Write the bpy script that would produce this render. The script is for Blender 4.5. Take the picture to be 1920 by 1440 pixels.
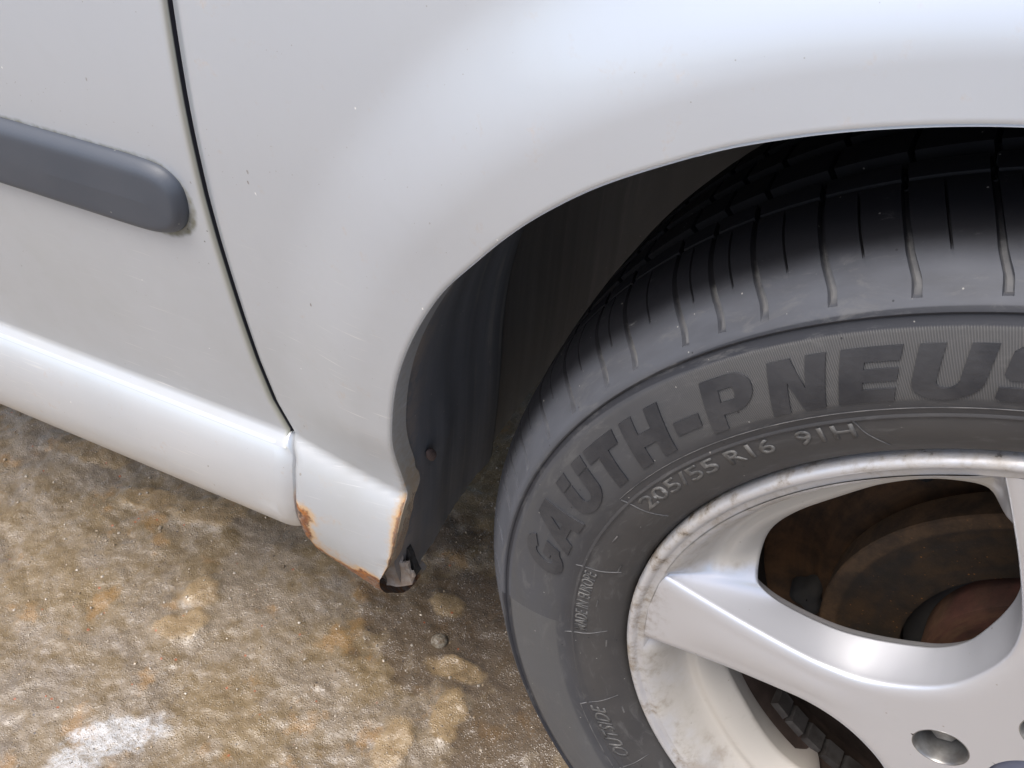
import bpy, bmesh, math, random
import numpy as np
R = math.radians
sc = bpy.context.scene
for o in list(bpy.data.objects): bpy.data.objects.remove(o)
# ------------------------------------------------------------------ camera
cam_d = bpy.data.cameras.new('camera'); cam = bpy.data.objects.new('camera', cam_d)
sc.collection.objects.link(cam); sc.camera = cam
cam_d.sensor_fit = 'HORIZONTAL'; cam_d.sensor_width = 36.0; cam_d.lens = 2050/1920*36
cam_d.clip_start = .01; cam_d.clip_end = 400
def cam_matrix(a, b, c):
    from mathutils import Matrix
    return (Matrix.Rotation(b, 3, 'Z') @ Matrix.Rotation(a, 3, 'X') @ Matrix.Rotation(c, 3, 'Z')).to_4x4()
cam.matrix_world = cam_matrix(.8223, .5176, -.0487)
cam.location = (-.0942, -.3354, .5179)
# ------------------------------------------------------------------ world, sun, exposure
SUN_EL, SUN_AZ = R(66), R(200)          # azimuth measured clockwise from +Y, so light comes from the viewer's side
w = bpy.data.worlds.new('World'); sc.world = w; w.use_nodes = True
nt = w.node_tree; bg = nt.nodes['Background']
sky = nt.nodes.new('ShaderNodeTexSky'); sky.sky_type = 'NISHITA'; sky.sun_disc = False
sky.sun_elevation = SUN_EL; sky.sun_rotation = SUN_AZ; sky.air_density = 1.0; sky.dust_density = 3.8; sky.ozone_density = 1.35
nt.links.new(sky.outputs[0], bg.inputs[0]); bg.inputs[1].default_value = .13
sd = bpy.data.lights.new('sun', 'SUN'); sun = bpy.data.objects.new('sun', sd); sc.collection.objects.link(sun)
sd.energy = 1.5; sd.angle = R(32); sd.color = (1.0, .975, .935)
from mathutils import Vector, Matrix
sdir = Vector((math.sin(SUN_AZ)*math.cos(SUN_EL), math.cos(SUN_AZ)*math.cos(SUN_EL), math.sin(SUN_EL)))
sun.rotation_euler = sdir.to_track_quat('Z', 'Y').to_euler()
sc.view_settings.view_transform = 'Standard'; sc.view_settings.look = 'None'
sc.view_settings.exposure = 0.95; sc.view_settings.gamma = 1
# ------------------------------------------------------------------ helpers
def mesh(name, V, F, mat=None, parent=None, smooth=True, attrs=None, sharp=None):
    me = bpy.data.meshes.new(name)
    V = np.asarray(V, dtype=np.float64)
    me.from_pydata([tuple(v) for v in V], [], [tuple(int(i) for i in f) for f in F]); me.update()
    if attrs:
        for k, a in attrs.items():
            at = me.attributes.new(k, 'FLOAT', 'POINT'); at.data.foreach_set('value', np.asarray(a, dtype=np.float32))
    if smooth: me.polygons.foreach_set('use_smooth', [True]*len(me.polygons))
    if sharp: me.set_sharp_from_angle(angle=R(sharp))
    if mat: me.materials.append(mat)
    o = bpy.data.objects.new(name, me); sc.collection.objects.link(o)
    if parent: o.parent = parent
    return o
def empty(name, loc=(0, 0, 0), parent=None):
    o = bpy.data.objects.new(name, None); sc.collection.objects.link(o); o.location = loc; o.empty_display_size = .05
    if parent: o.parent = parent
    return o
def grid_faces(nr, nc, wrap=False, off=0, flip=False):
    F = []
    for i in range(nr-1):
        for j in range(nc if wrap else nc-1):
            a = off+i*nc+j; b = off+i*nc+(j+1) % nc; c = b+nc; d = a+nc
            F.append((a, d, c, b) if flip else (a, b, c, d))
    return F
def weld(o, dist=1e-5):
    bm = bmesh.new(); bm.from_mesh(o.data); bmesh.ops.remove_doubles(bm, verts=bm.verts, dist=dist)
    bmesh.ops.recalc_face_normals(bm, faces=bm.faces); bm.to_mesh(o.data); bm.free()
    o.data.polygons.foreach_set('use_smooth', [True]*len(o.data.polygons))
def lathe(name, prof, mat, parent, n=180, smooth=True, attrs=None, sharp=None, a0=0, a1=360):
    """prof: (r, y) pairs turned round the wheel's axis (Y)"""
    prof = np.asarray(prof, float); full = abs(a1-a0) >= 360
    th = np.radians(np.linspace(a0, a1, n, endpoint=not full))
    V = np.concatenate([np.c_[r*np.cos(th), np.full(n, y), r*np.sin(th)] for r, y in prof])
    return mesh(name, V, grid_faces(len(prof), n, wrap=full), mat, parent, smooth, sharp=sharp)
def tag(o, label=None, cat=None, group=None, kind=None):
    if label: o['label'] = label
    if cat: o['category'] = cat
    if group: o['group'] = group
    if kind: o['kind'] = kind
    return o
def sstep(a, b, x):
    t = np.clip((np.asarray(x, float)-a)/(b-a), 0, 1); return t*t*(3-2*t)
def vnoise(x, y, seed=0):
    xi = np.floor(x).astype(np.int64); yi = np.floor(y).astype(np.int64); fx = x-xi; fy = y-yi
    def h(a, b):
        n = (a*374761393+b*668265263+seed*1442695041) & 0xffffffff
        n = ((n ^ (n >> 13))*1274126177) & 0xffffffff
        return ((n ^ (n >> 16)) & 0xffff)/65535.
    u = fx*fx*(3-2*fx); v = fy*fy*(3-2*fy)
    return (h(xi, yi)*(1-u)+h(xi+1, yi)*u)*(1-v)+(h(xi, yi+1)*(1-u)+h(xi+1, yi+1)*u)*v
def fbm(x, y, oct=4, seed=0, gain=.5):
    s = 0; a = 1; t = 0
    for i in range(oct): s = s+a*vnoise(x*2**i+i*17.3, y*2**i-i*9.1, seed+i); t += a; a *= gain
    return s/t
# ---- node helpers
class NT:
    def __init__(s, name):
        s.m = bpy.data.materials.new(name); s.m.use_nodes = True; s.t = s.m.node_tree
        s.b = s.t.nodes['Principled BSDF']; s.tc = s.t.nodes.new('ShaderNodeTexCoord'); s.obj = s.tc.outputs['Object']
    def lk(s, v, inp):
        if hasattr(v, 'links'): s.t.links.new(v, inp)
        elif v is not None:
            if isinstance(v, tuple) and len(v) == 3 and inp.type == 'RGBA': v = v+(1,)
            inp.default_value = v
    def set(s, **k):
        for n, v in k.items(): s.lk(v, s.b.inputs[n.replace('_', ' ')])
    def n(s, t, **k):
        x = s.t.nodes.new(t)
        for a, v in k.items(): setattr(x, a, v)
        return x
    def noise(s, scale, detail=4, rough=.5, vec=None, dist=0, out=0):
        x = s.n('ShaderNodeTexNoise'); x.inputs['Scale'].default_value = scale; x.inputs['Detail'].default_value = detail
        x.inputs['Roughness'].default_value = rough; x.inputs['Distortion'].default_value = dist
        s.lk(vec if vec is not None else s.obj, x.inputs['Vector']); return x.outputs[out]
    def voro(s, scale, vec=None, feature='F1', out='Distance', rnd=1):
        x = s.n('ShaderNodeTexVoronoi', feature=feature); x.inputs['Scale'].default_value = scale
        x.inputs['Randomness'].default_value = rnd
        s.lk(vec if vec is not None else s.obj, x.inputs['Vector']); return x.outputs[out]
    def ramp(s, v, *st, interp='LINEAR'):
        x = s.n('ShaderNodeValToRGB'); x.color_ramp.interpolation = interp; e = x.color_ramp.elements
        while len(e) < len(st): e.new(.5)
        for el, (p, c) in zip(e, st):
            el.position = p; el.color = (c, c, c, 1) if not isinstance(c, tuple) else c+(1,)
        s.lk(v, x.inputs[0]); return x.outputs[0]
    def rng(s, v, a, b, c=0, d=1, smooth=True):
        x = s.n('ShaderNodeMapRange', interpolation_type='SMOOTHSTEP' if smooth else 'LINEAR')
        for i, q in enumerate((v, a, b, c, d)): s.lk(q, x.inputs[i])
        return x.outputs[0]
    def math(s, op, a, b=None, c=None, clamp=False):
        x = s.n('ShaderNodeMath', operation=op, use_clamp=clamp)
        for i, q in enumerate((a, b, c)):
            if q is not None: s.lk(q, x.inputs[i])
        return x.outputs[0]
    def mul(s, a, b): return s.math('MULTIPLY', a, b)
    def add(s, a, b): return s.math('ADD', a, b)
    def mix(s, f, a, b):
        x = s.n('ShaderNodeMix', data_type='RGBA'); s.lk(f, x.inputs[0]); s.lk(a, x.inputs[6]); s.lk(b, x.inputs[7]); return x.outputs[2]
    def fmix(s, f, a, b):
        x = s.n('ShaderNodeMix', data_type='FLOAT'); s.lk(f, x.inputs[0]); s.lk(a, x.inputs[2]); s.lk(b, x.inputs[3]); return x.outputs[0]
    def mapv(s, scale=(1, 1, 1), rot=(0, 0, 0), loc=(0, 0, 0), vec=None):
        x = s.n('ShaderNodeMapping'); x.inputs['Scale'].default_value = scale; x.inputs['Rotation'].default_value = rot
        x.inputs['Location'].default_value = loc; s.lk(vec if vec is not None else s.obj, x.inputs[0]); return x.outputs[0]
    def xyz(s, vec=None):
        x = s.n('ShaderNodeSeparateXYZ'); s.lk(vec if vec is not None else s.obj, x.inputs[0]); return x.outputs
    def attr(s, name):
        x = s.n('ShaderNodeAttribute', attribute_name=name); return x.outputs['Fac']
    def bump(s, h, strength=.3, dist=.001, nrm=None):
        x = s.n('ShaderNodeBump'); x.inputs['Strength'].default_value = strength; x.inputs['Distance'].default_value = dist
        s.lk(h, x.inputs['Height'])
        if nrm is not None: s.lk(nrm, x.inputs['Normal'])
        return x.outputs[0]
# ------------------------------------------------------------------ materials
def paint_material(name, part):
    a = NT(name)
    X, Y, Z = a.xyz()
    lo = a.rng(Z, .33, .03)                                    # road film plus painted shade of the tucked-in side, growing towards the sill
    n1 = a.noise(9, 5, .6); n2 = a.noise(60, 3, .6)
    film_shade = a.mul(lo, a.rng(n1, .25, .8, .45, .95))
    film_shade = a.add(film_shade, a.mul(a.rng(n2, .45, .8), .06))
    base = a.mix(a.rng(a.noise(3.5, 2), .3, .7), (.530, .560, .605), (.570, .600, .640))
    if part == 'sill':
        base = a.mix(a.rng(n1, .3, .7), (.575, .595, .615), (.615, .63, .645))  # same silver paint lightened, upward-facing sky brightness put into the colour
        film_shade = a.mul(a.rng(n1, .5, .9), .2)
        col = a.mix(film_shade, base, (.46, .43, .39))
    else:
        col = a.mix(a.mul(film_shade, .78), base, (.345, .335, .305))
    # long fine scratches and wash streaks running down towards the wheel
    v = a.mapv(scale=(22, 1, 420), rot=(0, R(40), 0)); st = a.noise(1, 2, .5, v)
    v2 = a.mapv(scale=(30, 1, 900), rot=(0, R(33), 0), loc=(3, 0, 5)); st2 = a.noise(1, 1, .5, v2)
    msk = a.mul(a.rng(a.noise(7, 2), .42, .62), a.rng(Z, .26, .15))
    scr = a.mul(a.add(a.rng(st, .62, .74), a.rng(st2, .66, .76)), msk)
    scr = a.mul(scr, a.rng(a.noise(33, 3), .35, .65, .15, 1)); col = a.mix(a.mul(scr, .5), col, (.80, .78, .74))
    # stone chips, tar and dirt specks
    vw = a.mapv(scale=(1, 1, .55), rot=(0, R(35), 0)); d = a.add(a.voro(190, vw), a.mul(a.add(a.noise(700, 3), -.5), .22)); cell = a.voro(190, vw, out='Color'); cx = a.xyz(cell)
    chip = a.mul(a.rng(d, .10, .05), a.rng(cx[0], .972, .975))
    tar = a.mul(a.rng(d, .15, .06), a.rng(cx[1], .985, .988))
    tar2 = a.mul(a.rng(a.voro(420), .16, .08), a.rng(a.xyz(a.voro(420, out='Color'))[1], .97, .975))
    col = a.mix(a.mul(chip, .9), col, (.9, .9, .88))
    col = a.mix(a.mul(tar, .75), col, (.17, .13, .10))
    col = a.mix(a.mul(tar2, .5), col, (.2, .17, .14))
    rough = a.fmix(film_shade, .36, .55)
    metal = a.fmix(film_shade, .52, .2)
    coat = a.fmix(film_shade, .55, .12)
    if part == 'door':
        # grime plus the painted gap shadow round the side moulding
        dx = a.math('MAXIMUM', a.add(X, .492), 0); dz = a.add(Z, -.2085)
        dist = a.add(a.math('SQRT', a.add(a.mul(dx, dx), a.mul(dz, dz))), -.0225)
        grime_shade = a.mul(a.rng(a.add(dist, a.mul(a.noise(180, 4), -.003)), .0022, -.0012), a.rng(a.noise(90, 4), .2, .6, .35, 1))
        col = a.mix(a.mul(grime_shade, .9), col, (.12, .105, .05))
        sp = a.mul(a.rng(a.voro(300), .22, .1), a.rng(a.math('ABSOLUTE', a.add(a.math('SQRT', a.add(a.math('POWER', a.add(X, .468), 2), a.math('POWER', a.add(Z, -.19), 2))), 0)), .03, .006))
        sp = a.mul(sp, a.rng(a.xyz(a.voro(300, out='Color'))[0], .62, .66))
        col = a.mix(a.mul(sp, .8), col, (.06, .055, .05))
        rough = a.fmix(grime_shade, rough, .8); metal = a.fmix(grime_shade, metal, 0); coat = a.fmix(grime_shade, coat, 0)
        jl = a.attr('edge')
        col = a.mix(a.mul(a.rng(jl, 0, 1), .55), col, (.42, .40, .26))
        dk = a.rng(jl, 1.2, 1.9); col = a.mix(dk, col, (.010, .010, .018))  # shade inside the door gap painted on the turned-in edge
        metal = a.fmix(dk, metal, 0); coat = a.fmix(dk, coat, 0); rough = a.fmix(dk, rough, .9)
    if part in ('fender', 'sill'):
        ru = a.attr('rust'); nz = a.noise(240, 6, .65); nb = a.noise(70, 4, .6)
        f = a.add(ru, a.add(a.mul(a.add(nb, -.5), .9), a.mul(a.add(nz, -.5), .5)))
        stain = a.rng(f, .10, .55)
        rust = a.rng(f, .50, .78)
        deep = a.rng(f, .90, 1.08)
        col = a.mix(a.mul(stain, .85), col, (.47, .29, .13))
        col = a.mix(rust, col, a.mix(a.rng(nz, .35, .65), (.36, .135, .03), (.15, .06, .03)))
        col = a.mix(deep, col, a.mix(a.rng(nz, .4, .6), (.05, .03, .02), (.30, .20, .14)))
        rough = a.fmix(stain, rough, .85); metal = a.fmix(stain, metal, 0); coat = a.fmix(stain, coat, 0)
        di = a.attr('dirt'); df = a.rng(a.add(di, a.mul(a.add(nz, -.5), .7)), .25, .8)
        col = a.mix(a.mul(df, .8), col, (.33, .28, .21))
        rough = a.fmix(df, rough, .8); metal = a.fmix(df, metal, 0); coat = a.fmix(df, coat, 0)
        bm = a.bump(nz, 1.0, .0009); hh = a.mul(rust, nz)
        nrm = a.bump(hh, 1.0, .0016)
        a.set(Normal=nrm)
    a.set(Base_Color=col, Roughness=rough, Metallic=metal, Coat_Weight=coat, Coat_Roughness=.05)
    return a.m
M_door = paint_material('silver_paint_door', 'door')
M_fender = paint_material('silver_paint_fender', 'fender')
M_sill = paint_material('silver_paint_sill', 'sill')
def simple(name, col, rough=.6, metal=0, spec=.5, nscale=None, col2=None, bump=0, bscale=300):
    a = NT(name)
    c = col
    if nscale: c = a.mix(a.rng(a.noise(nscale, 5, .6), .3, .7), col, col2)
    a.set(Base_Color=c, Roughness=rough, Metallic=metal, Specular_IOR_Level=spec)
    if bump: a.set(Normal=a.bump(a.noise(bscale, 4, .6), bump, .001))
    return a.m
M_dark = simple('dark_cavity_shade', (.012, .012, .014), .9, nscale=20, col2=(.03, .026, .022))  # near-black colour that puts the shade of gaps and hollows on parts
M_under = simple('underbody_coating', (.03, .028, .026), .9, nscale=30, col2=(.07, .06, .045), bump=.6)
def moulding_material():
    a = NT('grey_rubber_moulding')
    n = a.noise(14, 4); fine = a.noise(900, 2)
    v = a.mapv(scale=(60, 1, 600), rot=(0, R(-35), 0)); s = a.mul(a.rng(a.noise(1, 2, .5, v), .70, .78), a.rng(a.noise(25, 2), .55, .7))
    c = a.mix(a.rng(n, .3, .7), (.048, .057, .073), (.060, .067, .081))
    c = a.mix(a.mul(s, .25), c, (.2, .2, .2))
    sp = a.mul(a.rng(a.voro(260), .16, .08), a.rng(a.xyz(a.voro(260, out='Color'))[0], .965, .97))
    c = a.mix(a.mul(sp, .7), c, (.35, .33, .3))
    a.set(Base_Color=c, Roughness=a.rng(n, .2, .8, .42, .56), Specular_IOR_Level=.55, Normal=a.bump(fine, .12, .0004))
    return a.m
M_mould = moulding_material()
def tyre_material():
    a = NT('dusty_tyre_rubber')
    X, Y, Z = a.xyz()
    r = a.math('SQRT', a.add(a.mul(X, X), a.mul(Z, Z)))
    th = a.math('ARCTAN2', Z, X)
    n = a.noise(16, 6, .62); nf = a.noise(130, 5, .65); ns = a.noise(45, 5, .7)
    # polar coordinates for scuffs that run along the circumference
    cb = a.n('ShaderNodeCombineXYZ'); a.lk(a.mul(th, 1.0), cb.inputs[0]); a.lk(a.mul(r, 14), cb.inputs[1]); a.lk(a.mul(Y, 6), cb.inputs[2])
    pol = cb.outputs[0]
    sm = a.noise(7, 5, .6, pol)
    dark = (.036, .037, .041); mid = (.035, .0365, .042); dusty = (.076, .080, .092); brown = (.060, .054, .048)
    c = a.mix(a.rng(n, .3, .72), mid, (.054, .054, .058))
    sh = a.mul(a.rng(r, .291, .295), a.rng(Y, .030, .006))                 # dusty shoulder
    c = a.mix(a.mul(sh, a.rng(sm, .25, .7, .45, 1)), c, dusty)
    tr = a.rng(a.add(Y, a.mul(a.add(n, -.5), .006)), .0035, .0180)                                              # clean tread, plus arch shade painted in
    c = a.mix(tr, c, (.0065, .0065, .008))
    c = a.mix(a.mul(a.rng(r, .262, .236), .75), c, a.mix(a.rng(n, .3, .7), (.040, .038, .037), brown))
    lowleft = a.mul(a.mul(a.rng(X, -.17, -.27), a.rng(Z, .12, 0)), a.rng(r, .245, .268))
    c = a.mix(a.mul(lowleft, .45), c, dusty)
    # smooth dark band above the lettering, wide on top and thinning to the left
    wd = a.rng(th, 2.75, 1.9, .0008, .0037)
    band = a.rng(a.math('ABSOLUTE', a.add(r, -.2898)), a.add(wd, .0006), wd)
    c = a.mix(a.mul(band, .92), c, (.017, .018, .023))
    # fine radial ribs behind the lettering
    lum = a.mul(a.mul(a.rng(r, .2555, .2575), a.rng(r, .2872, .2862)), a.rng(th, 2.50, 2.15))
    wv = a.math('SINE', a.mul(th, 1750)); rib = a.mul(a.rng(wv, -.6, .9), lum)
    lb = a.mul(a.rng(r, .252, .257), a.rng(r, .2872, .2860)); c = a.mix(a.mul(lb, a.rng(sm, .25, .7, .2, .8)), c, (.060, .059, .059))
    c = a.mix(a.mul(lum, .4), c, (.078, .076, .073))
    c = a.mix(a.mul(rib, .45), c, (.13, .126, .12))
    # brighter scuffs, dust smears, tiny stones
    sc1 = a.mul(a.rng(a.noise(26, 6, .75, pol), .60, .75), a.rng(ns, .4, .7))
    c = a.mix(a.mul(sc1, .55), c, (.15, .146, .14))
    v9 = a.mapv(scale=(3, 3, 3), vec=pol); sm2 = a.noise(4, 6, .72, v9, dist=.6)
    c = a.mix(a.mul(a.mul(a.rng(sm2, .52, .70), a.rng(tr, 1, 0)), .45), c, (.115, .112, .108))
    dsp = a.mul(a.rng(a.voro(330), .17, .09), a.rng(a.xyz(a.voro(330, out='Color'))[0], .965, .97))
    c = a.mix(a.mul(dsp, .55), c, (.42, .40, .36))
    psp = a.mul(a.rng(a.voro(210), .13, .08), a.rng(a.xyz(a.voro(210, out='Color'))[0], .93, .935))
    c = a.mix(a.mul(psp, .8), c, (.012, .012, .014))
    du = a.attr('dust')
    c = a.mix(a.mul(a.rng(a.add(du, a.mul(a.add(nf, -.5), .8)), .2, .9), .8), c, (.135, .133, .130))
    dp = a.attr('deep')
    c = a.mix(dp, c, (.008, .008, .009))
    c = a.mix(a.mul(a.rng(r, .2235, .2185), .8), c, (.02, .018, .016))  # tyre-to-rim boundary shadow painted as a dark line
    h = a.add(a.mul(nf, .6), a.mul(rib, 1.0))
    nb = a.bump(h, .35, .0005); nb2 = a.bump(a.rng(a.noise(60, 3), .3, .7), .15, .0008, nb)
    a.set(Base_Color=c, Roughness=a.rng(n, .2, .8, .52, .72), Specular_IOR_Level=a.fmix(tr, .45, .15), Normal=nb2)
    return a.m
M_tyre = tyre_material()
M_letter = simple('smooth_black_rubber_lettering', (.017, .018, .022), .55, nscale=38, col2=(.040, .040, .043), bump=.3)
M_smalltext = simple('worn_rubber_small_lettering', (.050, .049, .048), .6, nscale=160, col2=(.125, .12, .112))
M_line = simple('mould_line_rubber', (.042, .041, .042), .6, nscale=120, col2=(.13, .125, .12))
def rim_material():
    a = NT('silver_alloy_lacquer')
    X, Y, Z = a.xyz(); r = a.math('SQRT', a.add(a.mul(X, X), a.mul(Z, Z)))
    n = a.noise(35, 6, .65); nf = a.noise(160, 5, .7)
    dd = a.attr('dish')
    f = a.rng(a.add(dd, a.mul(a.add(n, -.5), 1.1)), .10, .65)
    base = (.58, .585, .61)
    c = a.mix(a.mul(f, .9), base, (.44, .40, .34))
    stn = a.mul(f, a.rng(a.noise(22, 5, .65), .52, .66)); c = a.mix(a.mul(stn, .5), c, (.22, .17, .12))
    fl = a.mul(a.rng(r, .2085, .2165), a.rng(a.add(n, a.mul(a.add(nf, -.5), .9)), .44, .85))
    c = a.mix(a.mul(fl, .75), c, (.33, .28, .22))
    gl = a.mul(a.mul(a.rng(X, -.06, -.17), a.rng(r, .190, .214)), a.rng(a.add(n, a.mul(a.add(nf, -.5), .8)), .46, .80)); c = a.mix(a.mul(gl, .8), c, (.21, .160, .11))
    dk = a.mul(a.rng(r, .206, .216), a.rng(nf, .60, .68)); dk = a.mul(dk, a.rng(n, .48, .6))
    c = a.mix(a.mul(dk, .8), c, (.05, .045, .04))
    sp = a.mul(a.rng(a.voro(230), .15, .08), a.rng(a.xyz(a.voro(230, out='Color'))[0], .955, .96))
    c = a.mix(a.mul(sp, .55), c, (.25, .19, .13))
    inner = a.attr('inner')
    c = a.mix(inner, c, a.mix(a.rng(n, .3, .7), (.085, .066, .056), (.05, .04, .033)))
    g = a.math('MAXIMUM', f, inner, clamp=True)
    a.set(Base_Color=c, Metallic=a.fmix(g, .6, .05), Roughness=a.fmix(g, .38, .62), Coat_Weight=a.fmix(g, .25, .0), Coat_Roughness=.16,
          Normal=a.bump(nf, .08, .0003))
    return a.m
M_rim = rim_material()
def rust_material(name, c1, c2, c3, spots=True):
    a = NT(name); X, Y, Z = a.xyz(); r = a.math('SQRT', a.add(a.mul(X, X), a.mul(Z, Z)))
    n = a.noise(40, 6, .7); nf = a.noise(220, 5, .7)
    ring = a.noise(1, 3, .6, a.mapv(scale=(1, 1, 1)))
    c = a.mix(a.rng(n, .35, .65), c1, c2)
    cb = a.n('ShaderNodeCombineXYZ'); a.lk(a.mul(r, 160), cb.inputs[0]); a.lk(a.mul(a.math('ARCTAN2', Z, X), 1.2), cb.inputs[1])
    c = a.mix(a.mul(a.rng(a.noise(1, 4, .6, cb.outputs[0]), .4, .7), .5), c, c3)
    if spots:
        sp = a.mul(a.rng(a.voro(420), .25, .12), a.rng(a.xyz(a.voro(420, out='Color'))[0], .82, .85))
        c = a.mix(a.mul(sp, a.rng(n, .4, .65, .1, .7)), c, (.30, .12, .03))
        edge = a.rng(r, .1165, .1195); c = a.mix(a.mul(edge, a.rng(n, .3, .7, .15, .6)), c, (.11, .065, .035))
    a.set(Base_Color=c, Roughness=.85, Metallic=0, Specular_IOR_Level=.2, Normal=a.bump(nf, .6, .0008))
    return a.m
M_disc = rust_material('rusty_brake_disc', (.020, .015, .011), (.046, .027, .014), (.020, .017, .015))
M_hat = rust_material('rusty_disc_hat', (.070, .028, .020), (.035, .018, .013), (.12, .070, .035), False)
M_shield = rust_material('rusty_dust_shield', (.035, .022, .014), (.085, .045, .022), (.02, .015, .012), False)
def liner_material(name, c1, c2, c3):
    a = NT(name); X, Y, Z = a.xyz()
    v = a.mapv(scale=(3, 90, 3)); st = a.noise(1, 4, .6, v)
    v3 = a.mapv(scale=(5, 150, 5), loc=(3, 3, 3)); st3 = a.noise(1, 3, .6, v3)
    n = a.noise(40, 5, .65); nf = a.noise(260, 4, .7)
    c = a.mix(a.rng(st, .3, .7), c1, c2)
    c = a.mix(a.mul(a.rng(st3, .52, .72), a.rng(n, .35, .6, .2, .8)), c, c3)
    mud = a.mul(a.rng(Y, .048, .014), a.rng(a.add(n, a.add(a.mul(a.add(nf, -.5), .5), a.mul(a.add(st3, -.5), .5))), .38, .58))
    c = a.mix(a.mul(mud, .85), c, (.26, .22, .19))
    low = a.mul(a.rng(Z, .03, -.07), a.rng(n, .42, .62)); c = a.mix(a.mul(low, .55), c, (.17, .165, .16))
    gr = a.mul(a.rng(a.voro(300), .2, .1), a.rng(a.xyz(a.voro(300, out='Color'))[0], .965, .97)); c = a.mix(a.mul(gr, .8), c, (.4, .37, .33))
    a.set(Base_Color=c, Roughness=.55, Normal=a.bump(a.add(a.mul(st, .5), a.mul(nf, .35)), .5, .0010))
    return a.m
M_liner = liner_material('black_plastic_liner', (.125, .129, .140), (.165, .168, .180), (.26, .25, .235))
M_inner = liner_material('muddy_inner_splash_panel', (.165, .155, .145), (.205, .192, .18), (.24, .22, .205))
def ground_material():
    a = NT('wet_muddy_concrete')
    X, Y, Z = a.xyz()
    crust = a.attr('crust'); ice = a.attr('ice'); hgt = a.attr('hgt')
    n1 = a.noise(5.5, 6, .62, dist=.4); n2 = a.noise(17, 6, .66, dist=.3); n3 = a.noise(70, 5, .65); n4 = a.noise(330, 4, .65); n5 = a.noise(24, 5, .6, a.mapv(loc=(4, 2, 7)))
    tan_ = a.mix(a.rng(n3, .3, .7), (.150, .106, .054), (.230, .170, .096))
    grey = a.mix(a.rng(n3, .3, .7), (.178, .138, .092), (.250, .204, .152))
    dark = (.085, .060, .038)
    c = a.mix(a.rng(a.add(a.add(n1, a.mul(a.add(n2, -.5), .9)), a.mul(a.add(n3, -.5), .7)), .36, .64), tan_, grey)
    c = a.mix(a.mul(a.rng(a.add(n2, a.mul(a.add(n4, -.5), .35)), .52, .68), .42), c, dark)
    c = a.mix(a.mul(a.rng(n4, .50, .70), .20), c, (.07, .05, .035))
    c = a.mix(a.mul(a.rng(n5, .57, .68), .6), c, (.27, .155, .055))
    wet = a.attr('wet')
    c = a.mix(a.mul(a.rng(a.add(wet, a.mul(a.add(n3, -.5), .7)), .25, .75), .72), c, (.085, .060, .040))
    c = a.mix(a.mul(a.rng(a.add(crust, a.mul(a.add(n3, -.5), .6)), .30, .85), .8), c, a.mix(a.rng(n3, .3, .7), (.22, .15, .075), (.33, .24, .135)))
    v4 = a.mapv(scale=(40, 160, 1), rot=(0, 0, R(-40)))
    icef = a.rng(a.add(ice, a.add(a.mul(a.add(a.noise(1, 4, .6, v4), -.5), .9), a.mul(a.add(n3, -.5), .8))), .30, 1.05)
    icef = a.mul(icef, a.rng(n4, .3, .6, .3, 1))
    c = a.mix(a.mul(icef, .75), c, (.54, .55, .56))
    # grains: light quartz, dark grit, a few brick red crumbs
    vc = a.xyz(a.voro(520, out='Color')); vd = a.voro(520)
    c = a.mix(a.mul(a.mul(a.rng(vd, .45, .15), a.rng(vc[0], .70, .80)), .32), c, (.50, .45, .38))
    c = a.mix(a.mul(a.mul(a.rng(vd, .40, .2), a.rng(vc[1], .82, .86)), .6), c, (.06, .045, .035))
    v2 = a.voro(170); v2c = a.xyz(a.voro(170, out='Color'))
    c = a.mix(a.mul(a.mul(a.rng(v2, .26, .16), a.rng(v2c[0], .975, .98)), .8), c, (.36, .10, .04))
    c = a.mix(a.mul(a.mul(a.rng(v2, .22, .14), a.rng(v2c[1], .965, .97)), .8), c, (.04, .035, .04))
    c = a.mix(a.mul(a.rng(hgt, .35, .0), .35), c, (.11, .085, .06))
    rgh = a.rng(a.add(n3, a.mul(wet, .2)), .35, .7, .50, .20)
    h = a.add(a.mul(a.noise(110, 3, .5), .8), a.add(a.mul(n4, .45), a.mul(a.rng(vd, .5, .1), .3)))
    a.set(Base_Color=c, Roughness=rgh, Specular_IOR_Level=.6, Coat_Weight=a.rng(n2, .35, .7, .1, .5), Coat_Roughness=.08, Normal=a.bump(h, .65, .0013))
    a.t.links.new(a.bump(h, .9, .0026), a.b.inputs['Coat Normal'])
    return a.m
M_ground = ground_material()
# ------------------------------------------------------------------ body surface
LL = np.array([[-.3912, -.0565], [-.3776, -.03], [-.3704, -.0071], [-.3716, .0137], [-.3764-.0-.0, .035], [-.3643, .0862], [-.3537, .1298], [-.339, .1683],
               [-.3177, .2067], [-.295, .2349], [-.2753, .2569], [-.2563, .2745], [-.2351, .2908], [-.2069, .3079], [-.1812, .321], [-.1438, .3348], [-.1001, .3456]])
LL[1:8] = [(-.3790, -.032), (-.3730, -.0071), (-.3704, .0137), (-.3695, .037), (-.3636, .0862), (-.3537, .1298), (-.339, .1683)]
def smooth_path(P, n):
    """Catmull-Rom through P, resampled to n points of even spacing"""
    P = np.asarray(P, float); Q = np.vstack([2*P[0]-P[1], P, 2*P[-1]-P[-2]]); out = []
    for i in range(1, len(Q)-2):
        t = np.linspace(0, 1, 24, endpoint=False)[:, None]; a, b, c, d = Q[i-1:i+3]
        out.append(.5*((2*b)+(-a+c)*t+(2*a-5*b+4*c-d)*t*t+(-a+3*b-3*c+d)*t**3))
    out = np.vstack(out+[P[-1:]])
    s = np.r_[0, np.cumsum(np.linalg.norm(np.diff(out, axis=0), axis=1))]
    u = np.linspace(0, s[-1], n)
    return np.stack([np.interp(u, s, out[:, k]) for k in range(P.shape[1])], 1)
def arch_point(px, pz): return [px, pz]
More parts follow.
